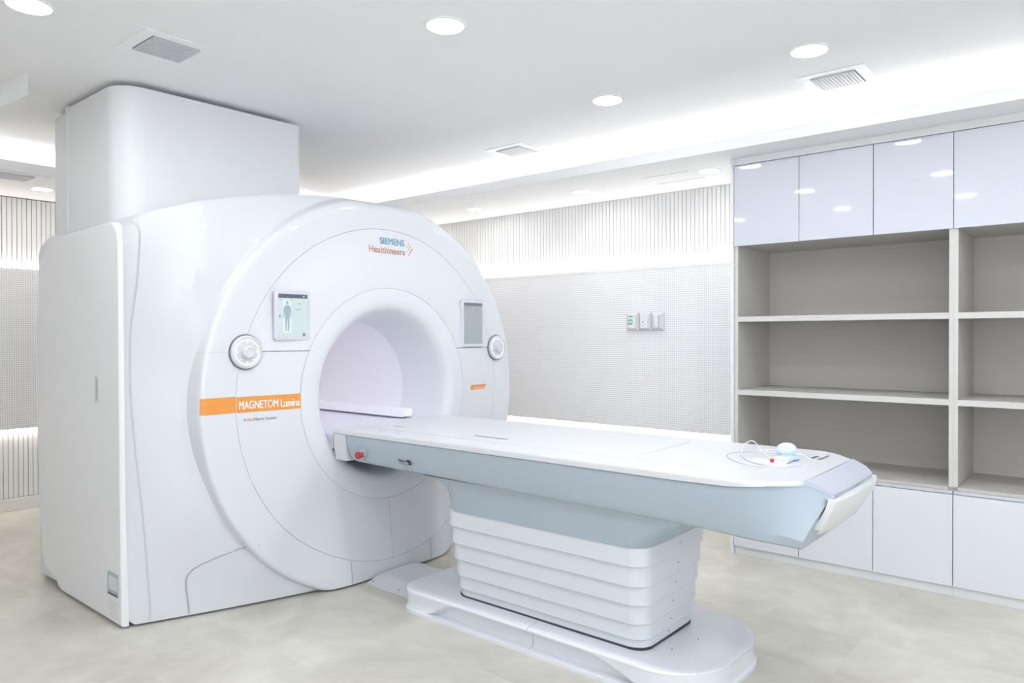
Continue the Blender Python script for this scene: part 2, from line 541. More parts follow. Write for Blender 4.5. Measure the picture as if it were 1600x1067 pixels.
# lower soffit all along two walls, with an upstand that hides the cove lamps
struct('trim_1', box((XF, YL + .02, ZS), (XR, YW + 0.01, ZS + 0.016)), MT['ceiling'])
struct('trim_2', box((XF, YN, ZS), (XL - .02, YL + .02, ZS + 0.016)), MT['ceiling'])
struct('trim_3', box((XL, YL, ZS), (XM, YL + 0.02, 2.6)), MT['ceiling'])
struct('trim_4', box((XL - 0.02, YM, ZS), (XL, YL + 0.02, 2.6)), MT['ceiling'])
struct('trim_6', box((XL - .02, YN, ZS), (XR, YM - .02, ZS + 0.016)), MT['ceiling'])
struct('trim_7', box((XL - .02, YM - .02, ZS), (XM + .02, YM, 2.6)), MT['ceiling'])
struct('trim_8', box((XM + .02, YM - .02, ZS), (XR, YL + .02, ZS + 0.016)), MT['ceiling'])
struct('trim_9', box((XM, YM, ZS), (XM + .02, YL + .02, 2.6)), MT['ceiling'])
# bulkhead at the top left of the view
wedge = [(-4.15, 1.238), (-4.15 - .341 * 2.6, 1.238 - .026 * 2.6), (-4.15 - .578 * 1.9, 1.238 + .037 * 1.9)]
struct('trim_5', loft([[(x, y, 2.603) for x, y in wedge], [(x, y, ZC + .01) for x, y in wedge]]), MT['ceiling'])


# ------------------------------------------------------------------ downlights and vents
def make_downlight(loc, lens, label, group, scale=1.0):
    t = thing('downlight', label, 'ceiling light', loc, group)
    r = 0.080 * scale
    obj('trim_ring', disc_rings([(r + .010, 0), (r + .009, -.004), (r - .002, -.006), (r - .002, -.002)], loc, cap0=False, cap1=False), MT['lampring'], t)
    obj('diffuser', disc_rings([(r - .001, -.001), (r - .002, -.0035)], loc, cap0=False), lens, t)
    return t


G1 = 'round downlights in the main ceiling'
d0 = make_downlight((-3.318, 0.995, ZC), MT['lens'], 'round white downlight in the ceiling at the far left, before the square vent', G1)
for (x, y, lb) in ((-2.189, 2.19, 'round white downlight high in the ceiling above the gantry front'),
                   (-2.189, 3.46, 'round white downlight in the ceiling midway between gantry and cabinets'),
                   (-1.096, 3.46, 'round white downlight in the ceiling beside the vent near the cabinets')):
    dup(d0, (x, y, ZC), lb)
for (x, y) in ((-1.096, 2.19), (-1.096, 0.995), (-2.189, 0.995), (0.0, 3.46), (0.0, 2.19), (0.0, 0.995), (0.0, -0.3), (0.0, -1.3), (1.1, -0.3), (1.1, -1.3), (1.1, 0.995), (1.1, 2.19), (1.1, 3.46)):  # first few mirrored in the doors, the others added unseen for front light
    dup(d0, (x, y, ZC), 'round white downlight in the ceiling outside the view, some mirrored in the doors, others added for fill', 'downlights outside the view')
G2 = 'small downlights in the lower soffit'
s0 = make_downlight((-2.147, 4.68, ZS), MT['lens_w'], 'small downlight in the lower soffit nearest the wall cabinets', G2, 0.85)
dup(s0, (-3.23, 4.72, ZS), 'small downlight in the lower soffit, second from the wall cabinets')
dup(s0, (-4.39, 4.76, ZS), 'small downlight in the lower soffit just past the gantry top')
dup(s0, (-5.5, 4.76, ZS), 'small downlight in the lower soffit hidden behind the gantry')
dup(s0, (-6.30, 1.97, ZS), 'small downlight in the far soffit left of the duct cover')


def make_vent(loc, label, group):
    t = thing('ceiling_vent', label, 'vent', loc, group)
    x, y, z = loc
    bm = bmesh.new()
    o, i = 0.162, 0.108
    for a, b in (((-o, -o), (o, -i)), ((-o, i), (o, o)), ((-o, -i), (-i, i)), ((i, -i), (o, i))):
        add_box(bm, (x + a[0], y + a[1], z - 0.004), (x + b[0], y + b[1], z), 0.0008, 1)
    obj('vent_frame', bm, MT['lampring'], t, 0)
    obj('vent_backing', box((x - i, y - i, z - 0.0008), (x + i, y + i, z)), MT['dark'], t, 0)
    g = bmesh.new()
    n = 13
    for k in range(n):
        p = -i + 2 * i * (k + 0.5) / n
        add_box(g, (x + p - 0.0040, y - i + .004, z - 0.010), (x + p + 0.0040, y + i, z - 0.003))
    for k in range(17):
        p = -i + 2 * i * (k + 0.5) / 17
        add_box(g, (x - i, y + p - 0.0022, z - 0.0095), (x + i - .004, y + p + 0.0022, z - 0.0035))
    obj('vent_grille', g, MT['grille'], t, 0)
    return t


GV = 'square ceiling vents'
v0 = make_vent((-3.343, 1.548, ZC), 'square grey-grilled ceiling vent in front of the tall duct cover', GV)
dup(v0, (-3.285, 4.0, ZC), 'square white ceiling vent beside the cove light past the gantry top')
dup(v0, (-1.109, 3.955, ZC), 'square white ceiling vent beside the cove light near the wall cabinets')
dup(v0, (-5.96, 1.68, ZS), 'square vent in the low far soffit left of the duct cover')
sl = thing('slot_diffuser', 'long thin slot vent in the soffit between two small downlights', 'vent', (-2.45, 4.86, ZS))
obj('slot', box((-2.63, 4.855, ZS - 0.002), (-2.26, 4.862, ZS)), MT['seaml'], sl, 0)
obj('slot', box((-2.63, 4.60, ZS - 0.002), (-2.26, 4.605, ZS)), MT['seaml'], sl, 0)

# ------------------------------------------------------------------ MRI gantry
Y0, Z0 = 2.855, 1.065
NA = 240
scn = thing('mri_scanner', 'large white MRI gantry with round bore, orange stripe and tall duct cover', 'scanner', (-4.1, Y0, 0))


def body_R(th):
    """outline of the magnet body seen along the bore"""
    c, s = math.cos(th), math.sin(th)
    W, n = 1.375, 0.0
    best = 9.0
    # march outwards until outside of the rounded arch outline
    lo, hi = 0.5, 2.2
    for _ in range(26):
        r = (lo + hi) / 2
        y, z = r * c, Z0 + r * s
        top = 2.212 - 0.242 * min(1.0, abs(y) / W) ** 2.2
        k = 0.09
        ay = abs(y) - (W - k)
        az = z - (top - k)
        if ay > 0 and az > 0:
            ins = math.hypot(ay, az) <= k
        else:
            ins = ay <= k and az <= k
        if ins: lo = r
        else: hi = r
    if c > 0:
        lo = min(lo, 1.172 + 0.012 * (1 - s))
    return lo


def Fbody(y, z):
    a = min(1.0, abs(y) / 1.38)
    p_ = 1.5 + 2.9 * sstep(0.0, 0.7, z) + 3.0 * sstep(1.15, 1.7, z)
    f = -3.655 + 0.36 * (1 - a ** p_)
    f = min(f, -3.335 - 0.085 * sstep(0.05, 0.35, z) + 0.03 * sstep(1.3, 1.8, z))
    f -= 0.25 * max(0.0, z - 1.72) ** 2
    return max(f, -3.70)


def Sface(Y, Z):
    """front surface inside the disc"""
    y, z = Y - Y0, Z - Z0
    r = math.hypot(y, z)
    if r >= 0.62:
        x = -3.352 + 0.030 * sstep(0.97, 0.62, r)
    else:
        x = -3.322 + 0.006 * sstep(0.62, 0.56, r)
    x += 0.07 * sstep(0.50, 0.04, Z) * sstep(0.72, 0.28, abs(y))
    return x


def P(r, th, x):
    Y = Y0 + r * math.cos(th)
    Z = Z0 + r * math.sin(th)
    zmin = 0.012
    if Z < zmin and r > 0:
        k = (zmin - Z0) / (Z - Z0)
        Y = Y0 + (Y - Y0) * k
        Z = zmin
    return Y, Z


TH = [2 * pi * (i + 0.5) / NA for i in range(NA)]
RB = [body_R(t) for t in TH]
RO = 0.970
rings = []


def ring(fr, fx):
    out = []
    for t, rb in zip(TH, RB):
        r = fr(t, rb)
        Y, Z = P(r, t, 0)
        out.append((fx(t, rb, Y, Z, r), Y, Z))
    return out


def rd(t, rb): return min(1.163, rb - 0.008)
def wroll(t):
    s_ = max(0.0, math.sin(t)) ** 2
    return 0.036 + 0.064 * s_


rings.append(ring(lambda t, rb: 0.43, lambda *a: -4.86))
rings.append(ring(lambda t, rb: rb - 0.05, lambda *a: -4.86))
rings.append(ring(lambda t, rb: rb - 0.01, lambda *a: -4.83))
rings.append(ring(lambda t, rb: rb, lambda *a: -4.78))
for x in (-4.4, -4.0):
    rings.append(ring(lambda t, rb: rb, lambda t, rb, Y, Z, r, x=x: x))
rings.append(ring(lambda t, rb: rb, lambda t, rb, Y, Z, r: Fbody(Y - Y0, Z) - 0.02))
rings.append(ring(lambda t, rb: rb - 0.003, lambda t, rb, Y, Z, r: Fbody(Y - Y0, Z) - 0.006))
rings.append(ring(lambda t, rb: rb - 0.012, lambda t, rb, Y, Z, r: Fbody(Y - Y0, Z) - 0.001))
for f in (0.0, 0.2, 0.4, 0.6, 0.8, 0.92, 1.0):
    rings.append(ring(lambda t, rb, f=f: max(rb - 0.028, rd(t, rb)) * (1 - f) + (rd(t, rb) + 0.0) * f,
                      lambda t, rb, Y, Z, r, f=f: Fbody(Y - Y0, Z) + 0.004 * f))
# wall of the disc, then its rolled edge
for f, g in ((0.10, 0.25), (0.16, 0.5), (0.2, 0.68), (0.30, 0.84), (0.45, 0.93), (0.7, 0.985), (1.0, 1.0)):
    rings.append(ring(lambda t, rb, f=f: rd(t, rb) - wroll(t) * f,
                      lambda t, rb, Y, Z, r, f=f, g=g: (1 - g) * Fbody(Y - Y0, Z) + g * (max(Sface(Y, Z), Fbody(Y - Y0, Z) + .01 * g))))
rings.append(ring(lambda t, rb: RO + 0.012, lambda t, rb, Y, Z, r: Sface(Y, Z)))
rings.append(ring(lambda t, rb: RO + 0.0009, lambda t, rb, Y, Z, r: Sface(Y, Z)))
rings.append(ring(lambda t, rb: RO + 0.001, lambda t, rb, Y, Z, r: Sface(Y, Z) - 0.008))
bm = loft(rings, False, False)
bmesh.ops.remove_doubles(bm, verts=bm.verts, dist=0.0004)
obj('housing', bm, MT['plastic'], scn, 28)

# dark backing under the joints
bm = loft([ring(lambda t, rb: RO + 0.01, lambda t, rb, Y, Z, r: Sface(Y, Z) - 0.009),
           ring(lambda t, rb: 0.8, lambda t, rb, Y, Z, r: Sface(Y, Z) - 0.009),
           ring(lambda t, rb: 0.60, lambda t, rb, Y, Z, r: Sface(Y, Z) - 0.009)], False, False)
obj('joint_backing', bm, MT['seam'], scn, 28)


def annulus():
    rr = []
    m = 9
    for k in range(m + 1):
        r = RO - 0.0009 + (0.6208 - RO + 0.0009) * k / m
        rr.append(ring(lambda t, rb, r=r: r, lambda t, rb, Y, Z, rx: Sface(Y, Z)))
    return loft(rr, False, False)


def cut(bm, co, no):
    bmesh.ops.bisect_plane(bm, geom=bm.verts[:] + bm.edges[:] + bm.faces[:], plane_co=co, plane_no=no, clear_outer=True)


def rim(bm, d=0.008):
    """give an open sheet a returned edge towards -X"""
    es = [e for e in bm.edges if e.is_boundary]
    r = bmesh.ops.extrude_edge_only(bm, edges=es)
    vs = [v for v in r['geom'] if isinstance(v, bmesh.types.BMVert)]
    bmesh.ops.translate(bm, verts=vs, vec=(-d, 0, 0))


ZSP = 1.324
a = annulus(); cut(a, (0, 0, ZSP + 0.0022), (0, 0, -1)); rim(a)
obj('upper_front_cover', a, MT['plastic'], scn, 40)
a = annulus(); cut(a, (0, 0, ZSP - 0.0022), (0, 0, 1)); cut(a, (0, 2.838, 0), (0, 1, 0)); rim(a)
obj('lower_front_cover', a, MT['plastic'], scn, 40)
a = annulus(); cut(a, (0, 0, ZSP - 0.0022), (0, 0, 1)); cut(a, (0, 2.8405, 0), (0, -1, 0)); rim(a)
obj('lower_front_cover', a, MT['plastic'], scn, 40)

# collar and bore
prof = [(0.6192, None), (0.60, None), (0.56, None), (0.53, -3.318), (0.508, -3.325), (0.49, -3.342), (0.475, -3.37), (0.462, -3.42),
        (0.450, -3.49), (0.438, -3.58), (0.43, -3.70)]
rr = []
for r, x in prof:
    rr.append(ring(lambda t, rb, r=r: r, (lambda t, rb, Y, Z, rx: Sface(Y, Z)) if x is None else (lambda t, rb, Y, Z, rx, x=x: x)))
bm = loft(rr, False, False)
obj('bore_collar', bm, MT['collar'], scn, 60)
rr = [ring(lambda t, rb: 0.43, lambda t, rb, Y, Z, r, x=x: x) for x in (-3.70, -4.2, -4.86)]
obj('bore_tube', loft(rr, False, False), MT['bore'], scn, 60)
# rail and bed floor in the bore
bm = bmesh.new()
rr = []
for x in (-4.84, -3.59, -3.575):
    ins = 0.0 if x < -3.58 else 0.006
    rr.append([(x, 3.185 + ins, 0.872 + ins), (x, 3.26, 0.872 + ins), (x, 3.262, 0.925 - ins), (x, 3.200 + ins, 0.925 - ins)])
obj('bore_rail', loft(rr), MT['rail'], scn, 20)
bm = bmesh.new()
add_box(bm, (-4.84, Y0 - 0.38, 0.80), (-3.62, Y0 + 0.38, 0.858), 0.006)
add_box(bm, (-3.64, Y0 - 0.415, 0.78), (-3.325, Y0 + 0.415, 0.862), 0.004)
obj('bore_bed', bm, MT['bed'], scn)


def strip_on(pts, w, lift, fn, flip=False):
    """ribbon of width w following (Y,Z) points on the surface fn"""
    bm = bmesh.new()
    L, R_ = [], []
    V2 = [Vector((p[0], p[1])) for p in pts]
    for i, p in enumerate(V2):
        d = (V2[min(i + 1, len(V2) - 1)] - V2[max(i - 1, 0)]).normalized()
        n = Vector((-d.y, d.x)) * w / 2
        for s, dst in ((1, L), (-1, R_)):
            q = p + n * s
            dst.append(bm.verts.new((fn(q.x, q.y) + lift, q.x, q.y)))
    for i in range(len(pts) - 1):
        bm.faces.new((L[i], L[i + 1], R_[i + 1], R_[i]))
    return bm


def Fw(Y, Z):
    """outer surface at (Y,Z): disc if inside it, otherwise the body"""
    y, z = Y - Y0, Z - Z0
    r = math.hypot(y, z)
    th = math.atan2(z, y)
    rb = body_R(th)
    d = rd(th, rb)
    w = wroll(th)
    if r >= d:
        return Fbody(y, Z) + 0.004
    f = (d - r) / w
    if f >= 1:
        return Sface(Y, Z)
    K = ((0, 0), (0.10, 0.25), (0.16, 0.5), (0.2, 0.68), (0.30, 0.84), (0.45, 0.93), (0.7, 0.985), (1.0, 1.0))
    for (f0, g0), (f1, g1) in zip(K[:-1], K[1:]):
        if f <= f1:
            g = g0 + (g1 - g0) * (f - f0) / (f1 - f0)
            break
    return (1 - g) * Fbody(y, Z) + g * max(Sface(Y, Z), Fbody(y, Z) + .01 * g)


def lin(a, b, n):
    return [(a[0] + (b[0] - a[0]) * i / n, a[1] + (b[1] - a[1]) * i / n) for i in range(n + 1)]


# joint lines outside the round cover
obj('joint_line', strip_on(lin((1.715, ZSP), (1.85, ZSP), 16), 0.003, 0.0012, Fw), MT['seaml'], scn, 0)
obj('joint_line', strip_on(lin((3.93, ZSP), (3.99, ZSP), 8), 0.003, 0.0012, Fw), MT['seaml'], scn, 0)
obj('joint_line', strip_on(lin((2.539, 0.14), (2.539, 0.015), 10), 0.004, 0.0012, Fw), MT['seam'], scn, 0)
obj('joint_line', strip_on(lin((3.145, 0.14), (3.145, 0.015), 10), 0.004, 0.0012, Fw), MT['seam'], scn, 0)
obj('joint_line', strip_on([(1.742, 0.02), (1.735, 0.08), (1.722, 0.15), (1.716, 0.195), (1.722, 0.225), (1.742, 0.252), (1.78, 0.275), (1.85, 0.302), (1.93, 0.325), (2.01, 0.342)],
                           0.0045, 0.0035, Fw), MT['seam'], scn, 0)
zz = [(1.50, 1.955), (1.517, 1.93), (1.523, 1.90), (1.518, 1.80), (1.512, 1.66), (1.50, 1.5), (1.494, 1.40), (1.495, 1.22), (1.50, 1.05), (1.512, 0.85), (1.53, 0.62), (1.545, 0.45), (1.565, 0.22), (1.578, 0.10), (1.58, 0.06), (1.572, 0.02)]
obj('joint_line', strip_on(zz, 0.004, 0.0012, Fw), MT['seaml'], scn, 0)
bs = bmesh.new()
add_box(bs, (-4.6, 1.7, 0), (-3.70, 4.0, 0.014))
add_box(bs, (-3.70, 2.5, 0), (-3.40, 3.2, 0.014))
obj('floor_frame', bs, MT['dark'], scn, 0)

# side covers (both sides)
def side_cover(yo, yi):
    prof = [(-3.646, 0.012), (-3.650, 0.6), (-3.654, 1.2), (-3.656, 1.72), (-3.657, 1.82), (-3.660, 1.86), (-3.674, 1.905), (-3.70, 1.938), (-3.73, 1.955), (-3.77, 1.962),
            (-4.10, 1.955), (-4.44, 1.945), (-4.52, 1.925), (-4.60, 1.918), (-4.66, 1.895), (-4.715, 1.83), (-4.742, 1.74), (-4.765, 1.5), (-4.785, 1.13), (-4.782, 0.8), (-4.762, 0.45),
            (-4.72, 0.2), (-4.672, 0.095), (-4.50, 0.062), (-4.47, 0.03), (-4.42, 0.014)]
    cx, cz = -4.2, 1.0
    s = 1 if yi > yo else -1
    rg = []
    for dy, ins in ((0, .022), (0.003, .008), (0.010, .0015), (0.02, 0), (abs(yi - yo), 0)):
        r = []
        for x, z in prof:
            dx, dz = cx - x, cz - z
            L = math.hypot(dx, dz)
            r.append((x + dx / L * ins, yo + s * dy, z + dz / L * ins))
        rg.append(r)
    return loft(rg)


sidec = obj('side_cover', side_cover(1.458, 1.495), MT['plastic2'], scn, 25)
# recessed grip, socket pocket and air holes on the visible side cover
g = bmesh.new(); rg = []
for y, k in ((1.4575, 1.0), (1.4560, 0.94), (1.4570, 0.6)):
    rg.append([(-3.918 + 0.020 * k * u, y, 1.138 + 0.068 * (k if abs(k) > .7 else .86) * v) for u, v in ((-1, -1), (1, -.92), (1, .92), (-1, 1))])
obj('grip_recess', loft(rg, False, True), MT['seaml'], sidec, 0)
obj('grip_slot', box((-3.914, 1.4555, 1.09), (-3.908, 1.4585, 1.185)), MT['seam'], sidec, 0)
fr = bmesh.new()
for a_, b_ in (((-3.802, 0.145), (-3.794, 0.262)), ((-3.802, 0.145), (-3.668, 0.150))):
    add_box(fr, (a_[0], 1.452, a_[1]), (b_[0], 1.460, b_[1]), 0.001, 1)
obj('pocket_rim', fr, MT['collar'], sidec, 0)
obj('pocket', box((-3.794, 1.4558, 0.150), (-3.672, 1.4590, 0.258), 0.001, 1), MT['house'], sidec, 0)
obj('pocket_flap', box((-3.775, 1.4535, 0.175), (-3.68, 1.457, 0.24), 0.001, 1), MT['handle'], sidec, 0)
obj('pocket_lip', box((-3.785, 1.4535, 0.151), (-3.68, 1.457, 0.157)), MT['dark'], sidec, 0)
dots = bmesh.new()
for i in range(5):
    for k in range(7):
        x = -3.772 + 0.018 * i; z = 0.115 - 0.012 * k
        add_box(dots, (x - .003, 1.4572, z - .0016), (x + .003, 1.459, z + .0016))
obj('air_holes', dots, MT['seam'], sidec, 0, kind='stuff')

# duct cover between the magnet and the ceiling
n_ = 10
pl = [(-4.55, 1.55)]
rc = 0.14
for i in range(n_ + 1):
    a_ = math.radians(-90 + 90 * i / n_)
    pl.append((-3.875 - rc + rc * math.cos(a_), 1.55 + rc + rc * math.sin(a_)))
pl += [(-3.86, 2.20), (-3.855, 2.58), (-3.862, 2.597), (-3.88, 2.602), (-4.55, 2.602)]
obj('duct_cover', loft([[(x, y, 1.93) for x, y in pl], [(x, y, 2.688) for x, y in pl]]), MT['plastic2'], scn, 20)
obj('duct_rear_cover', box((-4.80, 1.562, 1.90), (-4.552, 2.59, 2.686), 0.02, 3), MT['plastic2'], scn, 30)
obj('duct_edge_strip', box((-4.562, 1.543, 1.93), (-4.545, 1.56, 2.70), 0.003), MT['plastic2'], scn, 30)

# control screens on the gantry front
def place_front(y0, z0, lift=0.0015, fn=Sface):
    return lambda u, v: (fn(y0 + u, z0 + v) + lift, y0 + u, z0 + v)


def screen_unit(yc, zc, hw, hh, panel_m, head_m, lit):
    b = thing_part = None
    rg = []
    for d, ins in ((-0.006, 0), (0.004, 0), (0.008, 0.003), (0.009, 0.007)):
        rg.append([(-3.342 + 0.012 + d, y, z) for y, z in rrect(yc - hw + ins, yc + hw - ins, zc - hh + ins, zc + hh - ins, 0.016, 5)])
    unit = obj('control_screen', loft(rg, True, True), MT['bezel'], scn, 40)
    X = -3.342 + 0.0215
    iw, ih = hw - 0.019, hh - 0.021
    obj('display', box((X - 0.002, yc - iw, zc - ih), (X + 0.0004, yc + iw, zc + ih)), panel_m, unit, 0)
    obj('display_header', box((X, yc - iw, zc + ih - 0.021), (X + 0.0008, yc + iw, zc + ih)), head_m, unit, 0)
    return unit, X, iw, ih


u, X, iw, ih = screen_unit(2.192, 1.511, 0.106, 0.132, MT['screen'], MT['ui_head'], True)
yl = 2.192 - iw
fig = bmesh.new()
fy = yl + 0.052
def fbox(y0, y1, z0, z1): add_box(fig, (X + 0.0006, y0, z0), (X + 0.0011, y1, z1), 0.0, 1)
def fpoly(ps):
    loft([[(X + 0.0006, fy + p[0], 1.511 + p[1]) for p in ps], [(X + 0.0011, fy + p[0], 1.511 + p[1]) for p in ps]], True, True, fig)
fpoly([(0.007 * math.cos(k * pi / 6), 0.065 + 0.010 * math.sin(k * pi / 6)) for k in range(12)])
fpoly([(-0.018, 0.045), (-0.010, 0.052), (0.010, 0.052), (0.018, 0.045), (0.014, 0.0), (0.013, -0.02), (-0.013, -0.02), (-0.014, 0.0)])
for s in (-1, 1):
    fpoly([(s * 0.018, 0.045), (s * 0.0225, 0.030), (s * 0.024, -0.005), (s * 0.0215, -0.022), (s * 0.018, -0.008), (s * 0.0165, 0.02)])
    fpoly([(s * 0.0125, -0.021), (s * 0.0125, -0.055), (s * 0.0085, -0.083), (s * 0.003, -0.083), (s * 0.0035, -0.05), (s * 0.001, -0.021)])
bk = box((X + 0.0003, fy - 0.026, 1.511 - 0.092), (X + 0.0006, fy + 0.026, 1.511 + 0.080))
obj('figure_backdrop', bk, MT['ui_pale'], u, 0)
obj('figure_graphic', fig, MT['ui_fig'], u, 0)
ic = bmesh.new()
add_box(ic, (X + 0.0006, yl + 0.004, 1.50), (X + 0.0011, yl + 0.012, 1.512))
for (ya, za, w_) in ((0.008, 0.079, 0.012), (0.070, 0.078, 0.012), (0.115, 0.060, 0.022), (0.100, 0.030, 0.034)):
    add_box(ic, (X + 0.0006, yl + ya, 1.511 + za), (X + 0.0011, yl + ya + w_, 1.511 + za + 0.0025))
add_box(ic, (X + 0.0006, yl + 0.145, 1.511 - ih + 0.003), (X + 0.0011, yl + 0.160, 1.511 - ih + 0.018))
add_box(ic, (X + 0.0006, yl + 0.150, 1.511 + 0.070), (X + 0.0011, yl + 0.154, 1.511 + 0.074))
obj('screen_marks', ic, MT['print_g'], u, 0, kind='stuff')
obj('header_text', text_bm('No patient registered', 0.072, 0.0060, lambda a, b: (X + 0.0013, yl + 0.006 + a, 1.511 + ih - 0.0145 + b), 0.02), MT['print_w'], u, 0)
obj('header_mark', box((X + 0.0009, yl + 0.148, 1.511 + ih - 0.014), (X + 0.0014, yl + 0.155, 1.511 + ih - 0.007)), MT['print_w'], u, 0)
u2, X, iw, ih = screen_unit(3.578, 1.486, 0.108, 0.158, MT['screen_dim'], MT['ui_head2'], False)
ic = bmesh.new()
for (ya, za, w_) in ((0.012, 0.098, 0.03), (0.05, 0.104, 0.02), (0.11, 0.09, 0.03)):
    add_box(ic, (X + 0.0006, 3.578 - iw + ya, 1.486 + za), (X + 0.0011, 3.578 - iw + ya + w_, 1.486 + za + 0.004))
obj('screen_marks', ic, MT['ui_head2'], u2, 0, kind='stuff')


# round control dials
def dial(yc, zc):
    X = -3.352
    c = (X, yc, zc)
    b = obj('control_dial', disc_rings([(0.084, -0.01), (0.084, 0.016), (0.080, 0.022), (0.072, 0.024), (0.068, 0.021), (0.066, 0.018)], c, 'x', 48, cap0=False), MT['knob'], scn, 40)
    obj('dial_dark_rim', disc_rings([(0.089, -0.005), (0.089, 0.008), (0.0845, 0.008)], c, 'x', 48, cap0=False, cap1=False), MT['screw'], b, 30)  # dark ring around the dial edge
    obj('dial_light_ring', disc_rings([(0.0665, 0.0185), (0.0655, 0.0205), (0.060, 0.0205), (0.059, 0.0185)], c, 'x', 48, cap0=False, cap1=False), MT['glow'], b, 30)
    obj('dial_knob', disc_rings([(0.034, 0.018), (0.033, 0.038), (0.029, 0.045), (0.022, 0.047), (0.018, 0.044), (0.006, 0.043)], c, 'x', 40, cap0=False), MT['knob'], b, 40)
    ic = bmesh.new()
    for a_ in range(8):
        an = a_ * pi / 4
        y_, z_ = yc + 0.051 * math.cos(an), zc + 0.051 * math.sin(an)
        s_ = 0.0045 if a_ % 2 == 0 else 0.003
        add_box(ic, (X + 0.018, y_ - s_, z_ - s_), (X + 0.0192, y_ + s_, z_ + s_), 0.0005, 1)
    obj('dial_symbols', ic, MT['glow'], b, 0, kind='stuff')


dial(1.937, 1.323)
dial(3.842, 1.321)

# orange stripe, lettering
def patch(y0, y1, z0, z1, ny, nz, lift, fn):
    bm = bmesh.new()
    g_ = [[bm.verts.new((fn(y0 + (y1 - y0) * i / ny, z0 + (z1 - z0) * k / nz) + lift, y0 + (y1 - y0) * i / ny, z0 + (z1 - z0) * k / nz)) for k in range(nz + 1)] for i in range(ny + 1)]
    for i in range(ny):
        for k in range(nz):
            bm.faces.new((g_[i][k], g_[i + 1][k], g_[i + 1][k + 1], g_[i][k + 1]))
    return bm


obj('orange_stripe', patch(1.706, 1.884, 1.024, 1.103, 90, 3, 0.0022, Fw), MT['orange'], scn, 40)
obj('orange_stripe', patch(1.889, 2.237, 1.021, 1.100, 30, 3, 0.001, Fw), MT['orange'], scn, 40)
obj('stripe_lettering', text_bm('MAGNETOM', 0.205, 0.041, place_front(1.902, 1.038, 0.0025, Fw), 0.022), MT['print_w'], scn, 0, label='white bold word on the orange stripe')
obj('stripe_lettering', text_bm('Lumina', 0.108, 0.041, place_front(2.122, 1.036, 0.0025, Fw), 0.022), MT['print_w'], scn, 0, label='second white word on the orange stripe')
obj('small_lettering', text_bm('A', 0.014, 0.017, place_front(1.925, 0.976, 0.0018, Fw)), MT['print_g'], scn, 0)
obj('small_lettering', text_bm('Bio', 0.033, 0.017, place_front(1.945, 0.976, 0.0018, Fw)), MT['print_o'], scn, 0, label='red letters')
obj('small_lettering', text_bm('Matrix System', 0.118, 0.017, place_front(1.980, 0.976, 0.0018, Fw)), MT['print_g'], scn, 0)
obj('teal_lettering', text_bm('SIEMENS', 0.19, 0.040, place_front(2.800, 1.948, 0.0025, Fw), 0.012), MT['print_t'], scn, 0)
obj('salmon_lettering', text_bm('Healthineers', 0.275, 0.042, place_front(2.714, 1.893, 0.0025, Fw), 0.004), MT['print_o'], scn, 0)
dt = bmesh.new()
for (dy, dz, r_) in ((0, 0, .0075), (-.013, .016, .0055), (-.013, -.016, .0055), (-.025, .031, .0045), (-.025, -.031, .0045), (-.025, 0, .0045), (-.038, .015, .0035), (-.038, -.015, .0035)):
    yy, zz_ = 3.05 + dy, 1.933 + dz
    disc_rings([(r_, 0), (r_ * .9, .0006)], (Sface(yy, zz_) + .0016, yy, zz_), 'x', 12, dt)
obj('logo_dots', dt, MT['print_o'], scn, 0)
pts = [(3.563, 1.040), (3.708, 1.040), (3.716, 1.055), (3.728, 1.060), (3.728, 1.073), (3.566, 1.073), (3.558, 1.066), (3.558, 1.045)]
obj('orange_sticker', loft([[(Sface(*p) + .0006, *p) for p in pts], [(Sface(*p) + .0016, *p) for p in pts]]), MT['orange'], scn, 0)
obj('sticker_lettering', text_bm('Healthineers', 0.115, 0.012, place_front(3.585, 1.046, 0.0024, Sface), 0.01), MT['print_w'], scn, 0)

# ------------------------------------------------------------------ patient table
tbl = thing('patient_table', 'long patient table with white top and blue-grey body on a stepped column', 'table', (-2.0, Y0, 0))
YT = Y0

# grey housing
secs = [  # Xt, Xb, hwt, hwb, zt, zb
    (-3.202, -3.186, .415, .398, .872, .740), (-3.19, -3.15, .419, .402, .872, .722), (-2.8, -2.8, .42, .403, .872, .716), (-2.2, -2.2, .42, .403, .872, .708),
    (-1.5, -1.5, .42, .403, .872, .700), (-1.2, -1.2, .42, .402, .872, .696), (-1.1, -1.12, .421, .400, .8735, .692), (-1.0, -1.04, .419, .397, .880, .686),
    (-.93, -.97, .402, .388, .888, .680), (-.875, -.92, .356, .376, .895, .676), (-.826, -.875, .304, .366, .8975, .673), (-.78, -.845, .284, .361, .880, .671), (-.748, -.825, .262, .357, .862, .669)]
rg = []
for Xt, Xb, ht, hb, zt, zb in secs:
    half = []
    for f, dz in ((0, 0), (.012, 0), (.5, 0), (.8, 0)):
        pass
    hm = max(ht, hb) + 0.002
    K = [(0.0, ht * 0.5, zt), (0.0, ht - .012, zt), (0.03, ht - .003, zt - .006), (0.12, ht, zt - .03), (0.45, (ht + hb) / 2 + .006, zt + (zb - zt) * .45), (0.80, hb + .004, zt + (zb - zt) * .80),
         (0.92, hb - .008, zb + .012), (0.98, hb - .028, zb + .002), (1.0, hb - .05, zb), (1.0, hb * 0.4, zb)]
    left = [(Xt + (Xb - Xt) * k, YT - h, z) for k, h, z in K]
    right = [(Xt + (Xb - Xt) * k, YT + h, z) for k, h, z in K]
    rg.append(left + right[::-1])
hs = obj('housing', loft(rg), MT['house'], tbl, 30)
